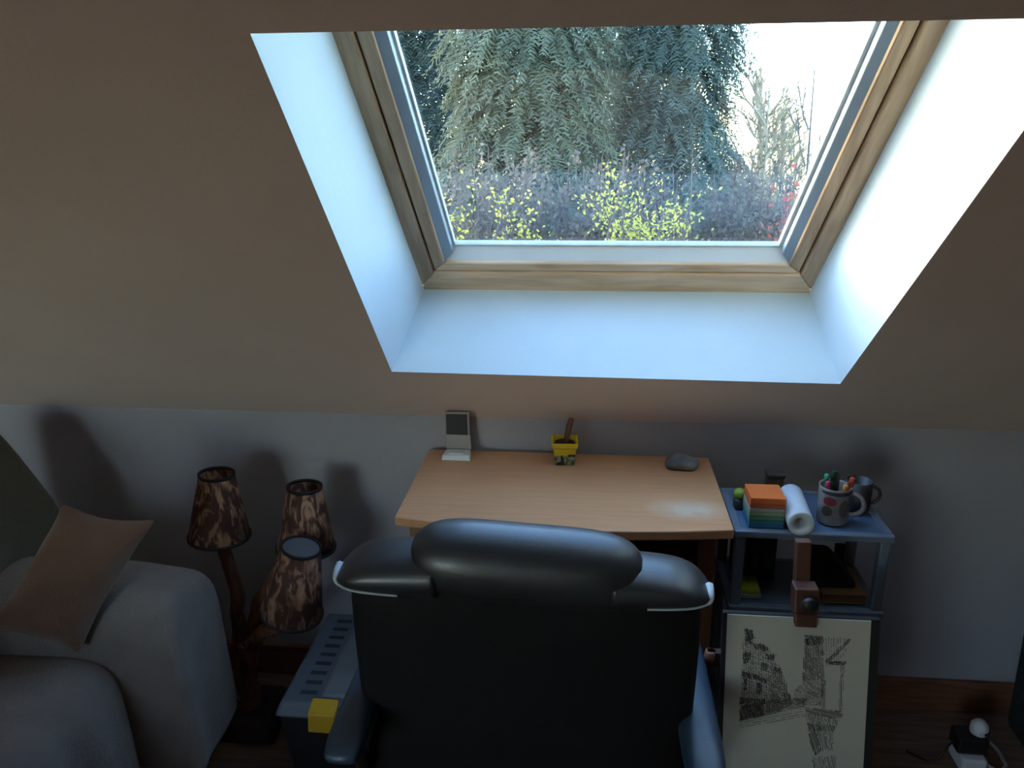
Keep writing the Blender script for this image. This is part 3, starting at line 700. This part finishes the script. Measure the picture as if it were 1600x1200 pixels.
# cushion
def pillow(c4, th, name, m, n=14):
    TLc, TRc, BRc, BLc = [Vector(p) for p in c4]; nn = (TRc-TLc).cross(BLc-TLc).normalized(); g = MB()
    for s_ in (1,-1):
        for j in range(n+1):
            for i in range(n+1):
                u, v = i/n, j/n; e = (1-(2*u-1)**2)*(1-(2*v-1)**2)
                pu = u + .05*(2*u-1)*-(1-(2*v-1)**2)*1.0*abs(2*u-1)
                pv = v + .05*(2*v-1)*-(1-(2*u-1)**2)*abs(2*v-1)
                p = TLc.lerp(TRc,pu).lerp(BLc.lerp(BRc,pu),pv)
                g.v.append(p + nn*s_*(th*e**.45+.0005) + nn*.004*sin(u*9+v*13))
    o_ = (n+1)**2
    for j in range(n):
        for i in range(n):
            a_ = j*(n+1)+i
            g.f.append((a_,a_+1,a_+n+2,a_+n+1)); g.f.append((o_+a_,o_+a_+n+1,o_+a_+n+2,o_+a_+1))
    bd_ = [i for i in range(n+1)]+[(j)*(n+1)+n for j in range(1,n+1)]+[n*(n+1)+i for i in range(n-1,-1,-1)]+[j*(n+1) for j in range(n-1,0,-1)]
    for k in range(len(bd_)):
        p, q = bd_[k], bd_[(k+1)%len(bd_)]; g.f.append((p,q,o_+q,o_+p))
    return g
cu = pillow([(-1.048,1.372,.791),(-.867,1.394,.751),(-1.031,1.31,.478),(-1.195,1.274,.551)], .045, 'cushion', CUSH)
tag(obj('cushion', cu, CUSH, smooth=True, sub=1), 'brown cushion leaning against the arm of the pale sofa', 'cushion')

# ------------------------------------------------------------------ floor by the right: plugs, bag
ps = thing('power_block', (.955,1.705,0), 'white extension socket block on the floor with plugs in it', 'extension block')
obj('body', MB().box(.925,.985,1.665,1.745,0,.042), WHITEP, ps, bevel=.008, seg=3)
obj('cable', MB().tube([(.985,1.70,.012),(1.02,1.675,.006),(1.045,1.70,.005),(1.05,1.75,.005),(1.03,1.83,.005)], .0045, 8), flat('cable_beige',(.35,.32,.28)), ps, smooth=True)
ad_ = thing('black_adapter', (.955,1.715,.042), 'black plug adapter on top of the white socket block', 'adapter')
obj('body', MB().box(.918,.990,1.685,1.74,.0423,.088), BLACKP, ad_, bevel=.006)
obj('cable', MB().tube([(.918,1.71,.062),(.90,1.70,.05),(.885,1.695,.02),(.86,1.70,.0045),(.82,1.73,.004)], .003, 6), BLACKP, ad_, smooth=True)
wpq = thing('white_plug', (.975,1.715,.088), 'small white plug on top of the black adapter', 'plug')
obj('body', MB().lathe([(0,0),(.019,0),(.021,.004),(.020,.022),(.012,.032),(0,.034)], (.972,1.712,.0883), 18), WHITEP, wpq, smooth=True)
obj('pin_cover', MB().box(.966,.990,1.692,1.698,.093,.101), BLACKP, wpq, bevel=.001)
fb = thing('fabric_bag', (1.25,1.72,0), 'dark teal fabric bag standing by the knee wall at the far right', 'bag')
obj('body', MB().hexa([(1.11,1.62,0),(1.39,1.62,0),(1.39,1.86,0),(1.11,1.86,0),(1.075,1.68,.50),(1.37,1.68,.50),(1.37,1.82,.50),(1.075,1.82,.50)]), mat('teal_cloth',(.012,.022,.022),(.008,.015,.015),.95,14,bump=.3), fb, bevel=.03, seg=3)
obj('strap', MB().tube([(1.14,1.69,.49),(1.15,1.68,.58),(1.23,1.68,.61),(1.31,1.68,.58),(1.32,1.69,.49)], .010, 8), flat('teal_strap',(.01,.016,.016)), fb, smooth=True)

# ------------------------------------------------------------------ garden outside
GZ = -3.2
gm = MB(); ng = 24
for j in range(ng+1):
    for i in range(ng+1):
        x, y = -30+60*i/ng, 3+60*j/ng; gm.v.append(Vector((x,y,GZ+.12*sin(x*.7)*cos(y*.5))))
for j in range(ng):
    for i in range(ng): gm.f.append((j*(ng+1)+i,j*(ng+1)+i+1,(j+1)*(ng+1)+i+1,(j+1)*(ng+1)+i))
struct('ground', gm, mat('lawn',(.055,.07,.03),(.04,.045,.02),.95,2,bump=.5), smooth=True)
def leafmat(nm, c1, c2):
    m = mat(nm, c1, c2, .7, 2.5); b = m.node_tree.nodes['Principled BSDF']
    b.inputs['Transmission Weight'].default_value = 0; b.inputs['Subsurface Weight'].default_value = 0
    t = m.node_tree; out = t.nodes['Material Output']; tr = t.nodes.new('ShaderNodeBsdfTranslucent'); mx = t.nodes.new('ShaderNodeMixShader'); mx.inputs[0].default_value = .45
    t.links.new(t.nodes[m['ramp']].outputs[0], tr.inputs[0]); t.links.new(b.outputs[0], mx.inputs[1]); t.links.new(tr.outputs[0], mx.inputs[2]); t.links.new(mx.outputs[0], out.inputs[0])
    return m
CONI = leafmat('conifer_green', (.19,.20,.13), (.115,.13,.09))
CONI2 = leafmat('conifer_teal', (.14,.18,.15), (.085,.115,.10))
TBARK = mat('tree_bark', (.16,.12,.10), (.09,.065,.055), .9, 8, (2,2,.4), bump=.5)
def conifer(x, y, h, rad, label, m, n=1500, seed=1, base=.4):
    rnd = random.Random(seed)
    root = thing('conifer', (x,y,GZ), label, 'tree', 'conifers beyond the window')
    obj('trunk', MB().tube([(x,y,GZ),(x+.05,y,GZ+h*.5),(x,y,GZ+h*.97)], [.17,.10,.02], 8), TBARK, root, smooth=True)
    g = MB()
    for i in range(n):
        t_ = rnd.random()**.85; z = GZ+base+(h-base)*t_
        prof_ = (1-t_)**.55*min(1,(t_+.08)*6)
        lump = 1+.16*sin(3*t_*9+seed)+.14*sin(t_*23+i%7)
        a_ = rnd.uniform(0,2*pi); R_ = rad*prof_*lump*(.50+.54*rnd.random()**.6) + .08
        dirv = Vector((cos(a_), sin(a_), 0)); side = Vector((-sin(a_), cos(a_), 0))
        p0 = Vector((x,y,z))+dirv*R_*.72
        L = .30+.28*rnd.random(); droop = -.55-.5*rnd.random()+.9*(t_>.85)
        ax = (dirv*.75+Vector((0,0,droop))+side*rnd.uniform(-.35,.35)).normalized(); sd = ax.cross(dirv+Vector((0,0,.3))).normalized()
        nl = 10
        for k in range(nl):
            q = p0+ax*L*(k/nl)+Vector((0,0,-.05*(k/nl)**2))
            for s_ in (-1,1):
                ln = (.13*(1-k/nl*.6))*rnd.uniform(.4,1.3); tip = q+(ax*.75+sd*s_*.8+dirv*rnd.uniform(-.5,.6)+Vector((0,0,rnd.uniform(-.5,.3)))).normalized()*ln
                wv = ax*.024+side*.010*rnd.uniform(-1,1)
                b = len(g.v); g.v += [q-wv*.6, q+wv*.6, tip+wv*.25, tip-wv*.25]; g.f.append((b,b+1,b+2,b+3))
    f = obj('foliage', g, m, root); f['kind'] = 'stuff'
    return root
conifer(-.75,9.9,8.0,1.75,'large green conifer filling the middle of the roof window view',CONI,7000,1)
conifer(.98,11.0,8.6,1.40,'bluish green conifer at the right edge of the evergreen group against the sky',CONI2,5600,2)
conifer(-2.55,11.9,7.5,1.5,'bluish conifer at the left end of the evergreen group',CONI2,4200,3)
conifer(-.1,15.0,7.4,2.4,'dark conifer standing behind the front evergreens',CONI,4200,4)

def shrub(name, x, y, zb, w, h, n, leaf, label, lm, seed, cat='shrub', group='shrubs beyond the window', nb=16, dep=.5, stemc=None):
    rnd = random.Random(seed); root = thing(name, (x,y,GZ), label, cat, group)
    g = MB(); tips = []
    for i in range(nb):
        a_ = rnd.uniform(-1,1); b_ = Vector((x+a_*w*.25, y+rnd.uniform(-.1,.1), GZ)); t1 = Vector((x+a_*w*.5, y+rnd.uniform(-dep,dep)*.6, GZ+(zb-GZ)*.9)); t2 = Vector((x+a_*w*.62+rnd.uniform(-.15,.15), y+rnd.uniform(-dep,dep), zb+h*rnd.uniform(.55,1)))
        md = t1.lerp(t2,.5)+Vector((rnd.uniform(-.1,.1),0,rnd.uniform(-.05,.1)))
        g.tube([b_,t1,md,t2], [.028,.018,.012,.004], 5)
        tips += [(t1,t2)]
        for q in range(5):
            s0 = t1.lerp(t2, rnd.uniform(.2,.9)); e0 = s0+Vector((rnd.uniform(-.3,.3),rnd.uniform(-.2,.2),rnd.uniform(.0,.3)))
            g.tube([s0,e0],[.007,.002],4); tips.append((s0,e0))
    obj('stems', g, stemc or TBARK, root)
    lf = MB()
    for i in range(n):
        s0, e0 = rnd.choice(tips); p = s0.lerp(e0, rnd.random())+Vector((rnd.gauss(0,.05),rnd.gauss(0,.06),rnd.gauss(0,.04)))
        a_ = Vector([rnd.uniform(-1,1) for _ in range(3)]).normalized(); b_ = a_.cross(Vector((rnd.uniform(-1,1),rnd.uniform(-1,1),.3))).normalized(); l_ = leaf*rnd.uniform(.6,1.3)
        b = len(lf.v); lf.v += [p, p+a_*l_*.5+b_*l_*.28, p+a_*l_, p+a_*l_*.5-b_*l_*.28]; lf.f.append((b,b+1,b+2,b+3))
    f = obj('foliage', lf, lm, root); f['kind'] = 'stuff'
    return root
YLEAF = leafmat('yellow_leaves',(.62,.58,.10),(.45,.42,.07)); DLEAF = leafmat('dull_leaves',(.20,.165,.145),(.12,.10,.09)); RLEAF = leafmat('red_leaves',(.50,.10,.07),(.32,.08,.06))
SDARK = mat('shrub_stem',(.11,.085,.09),(.07,.055,.06),.9,8)
shrub('hedge_shrub',-1.3,7.75,-.6,2.5,2.0,15000,.055,'dull leafless looking shrub at the left below the conifers',DLEAF,11,nb=40)
shrub('hedge_shrub',.35,7.85,-.6,2.5,1.95,15000,.055,'dull shrub in the middle below the conifers',DLEAF,12,nb=40)
shrub('hedge_shrub',1.75,8.0,-.6,2.0,1.75,11000,.055,'dull shrub at the right below the conifers',DLEAF,13,nb=36)
shrub('yellow_shrub',-.98,6.6,.35,.62,.80,900,.036,'shrub with sunlit yellow leaves at the left of the window view',YLEAF,21,nb=7,stemc=SDARK)
shrub('yellow_shrub',-.12,6.7,.35,.95,.98,1300,.036,'tall shrub with yellow leaves in the middle of the window view',YLEAF,22,nb=6,stemc=SDARK)
shrub('yellow_shrub',.60,6.8,.45,.5,.55,420,.036,'sparse yellow leaved shrub right of the middle of the window view',YLEAF,23,nb=4,stemc=SDARK)
shrub('red_shrub',1.60,6.7,.45,.35,.75,260,.06,'small shrub with reddish leaves at the right of the window view',RLEAF,24,nb=8,stemc=SDARK)
def bare(name, x, y, h, label, seed, m, levels=4, spread=.5, r0_=.07, nfirst=6, group='bare trees beyond the window'):
    rnd = random.Random(seed); root = thing(name, (x,y,GZ), label, 'tree', group); tr = MB(); tw = MB()
    top = Vector((x+rnd.uniform(-.2,.2), y, GZ+h)); base_ = Vector((x,y,GZ))
    tr.tube([base_, base_.lerp(top,.5)+Vector((.08,0,0)), top], [r0_, r0_*.6, .008], 6)
    def rec(p, d, L, r_, lv):
        e = p+d*L; md = p.lerp(e,.5)+Vector((rnd.uniform(-.05,.05)*L,)*3)
        tw.tube([p,md,e],[r_,r_*.75,r_*.5],4,cap=False)
        if lv:
            for _ in range(3):
                s0 = p.lerp(e, rnd.uniform(.35,1)); nd = (d+Vector((rnd.uniform(-1,1),rnd.uniform(-1,1),rnd.uniform(-.2,.8)))*.7).normalized(); rec(s0, nd, L*.62, r_*.66, lv-1)
    for i in range(nfirst):
        t_ = .30+.65*i/nfirst; a_ = rnd.uniform(0,2*pi)
        rec(base_.lerp(top,t_), Vector((cos(a_)*spread, sin(a_)*spread, .75)).normalized(), h*.20*(1.25-t_), r0_*.36, levels-1)
    obj('trunk', tr, m, root, smooth=True); f = obj('branches', tw, m, root); f['kind'] = 'stuff'
    return root
PALE = mat('pale_twigs',(.40,.33,.235),(.28,.23,.165),.85,5); GREYT = mat('grey_twigs',(.20,.18,.16),(.14,.12,.11),.9,5); BIRCH = mat('birch_twigs',(.60,.57,.52),(.5,.46,.42),.8,5)
bare('bare_tree',2.75,13.5,5.6,'pale twiggy bare tree beside the right conifer',31,PALE,5,.6,.06,24)
bare('bare_tree',3.35,14.6,5.1,'second pale bare tree further right below the sky',32,PALE,5,.6,.06,24)
bare('bare_tree',2.45,12.4,5.3,'pale bare tree partly behind the right conifer',33,PALE,5,.6,.06,24)
bare('bare_tree',2.72,11.0,5.4,'slender grey bare tree standing alone against the white sky',34,GREYT,3,.35,.045,8)
bare('bare_tree',-1.85,7.0,5.0,'white barked young tree with thin twigs at the left of the window view',35,BIRCH,3,.8,.05,8)
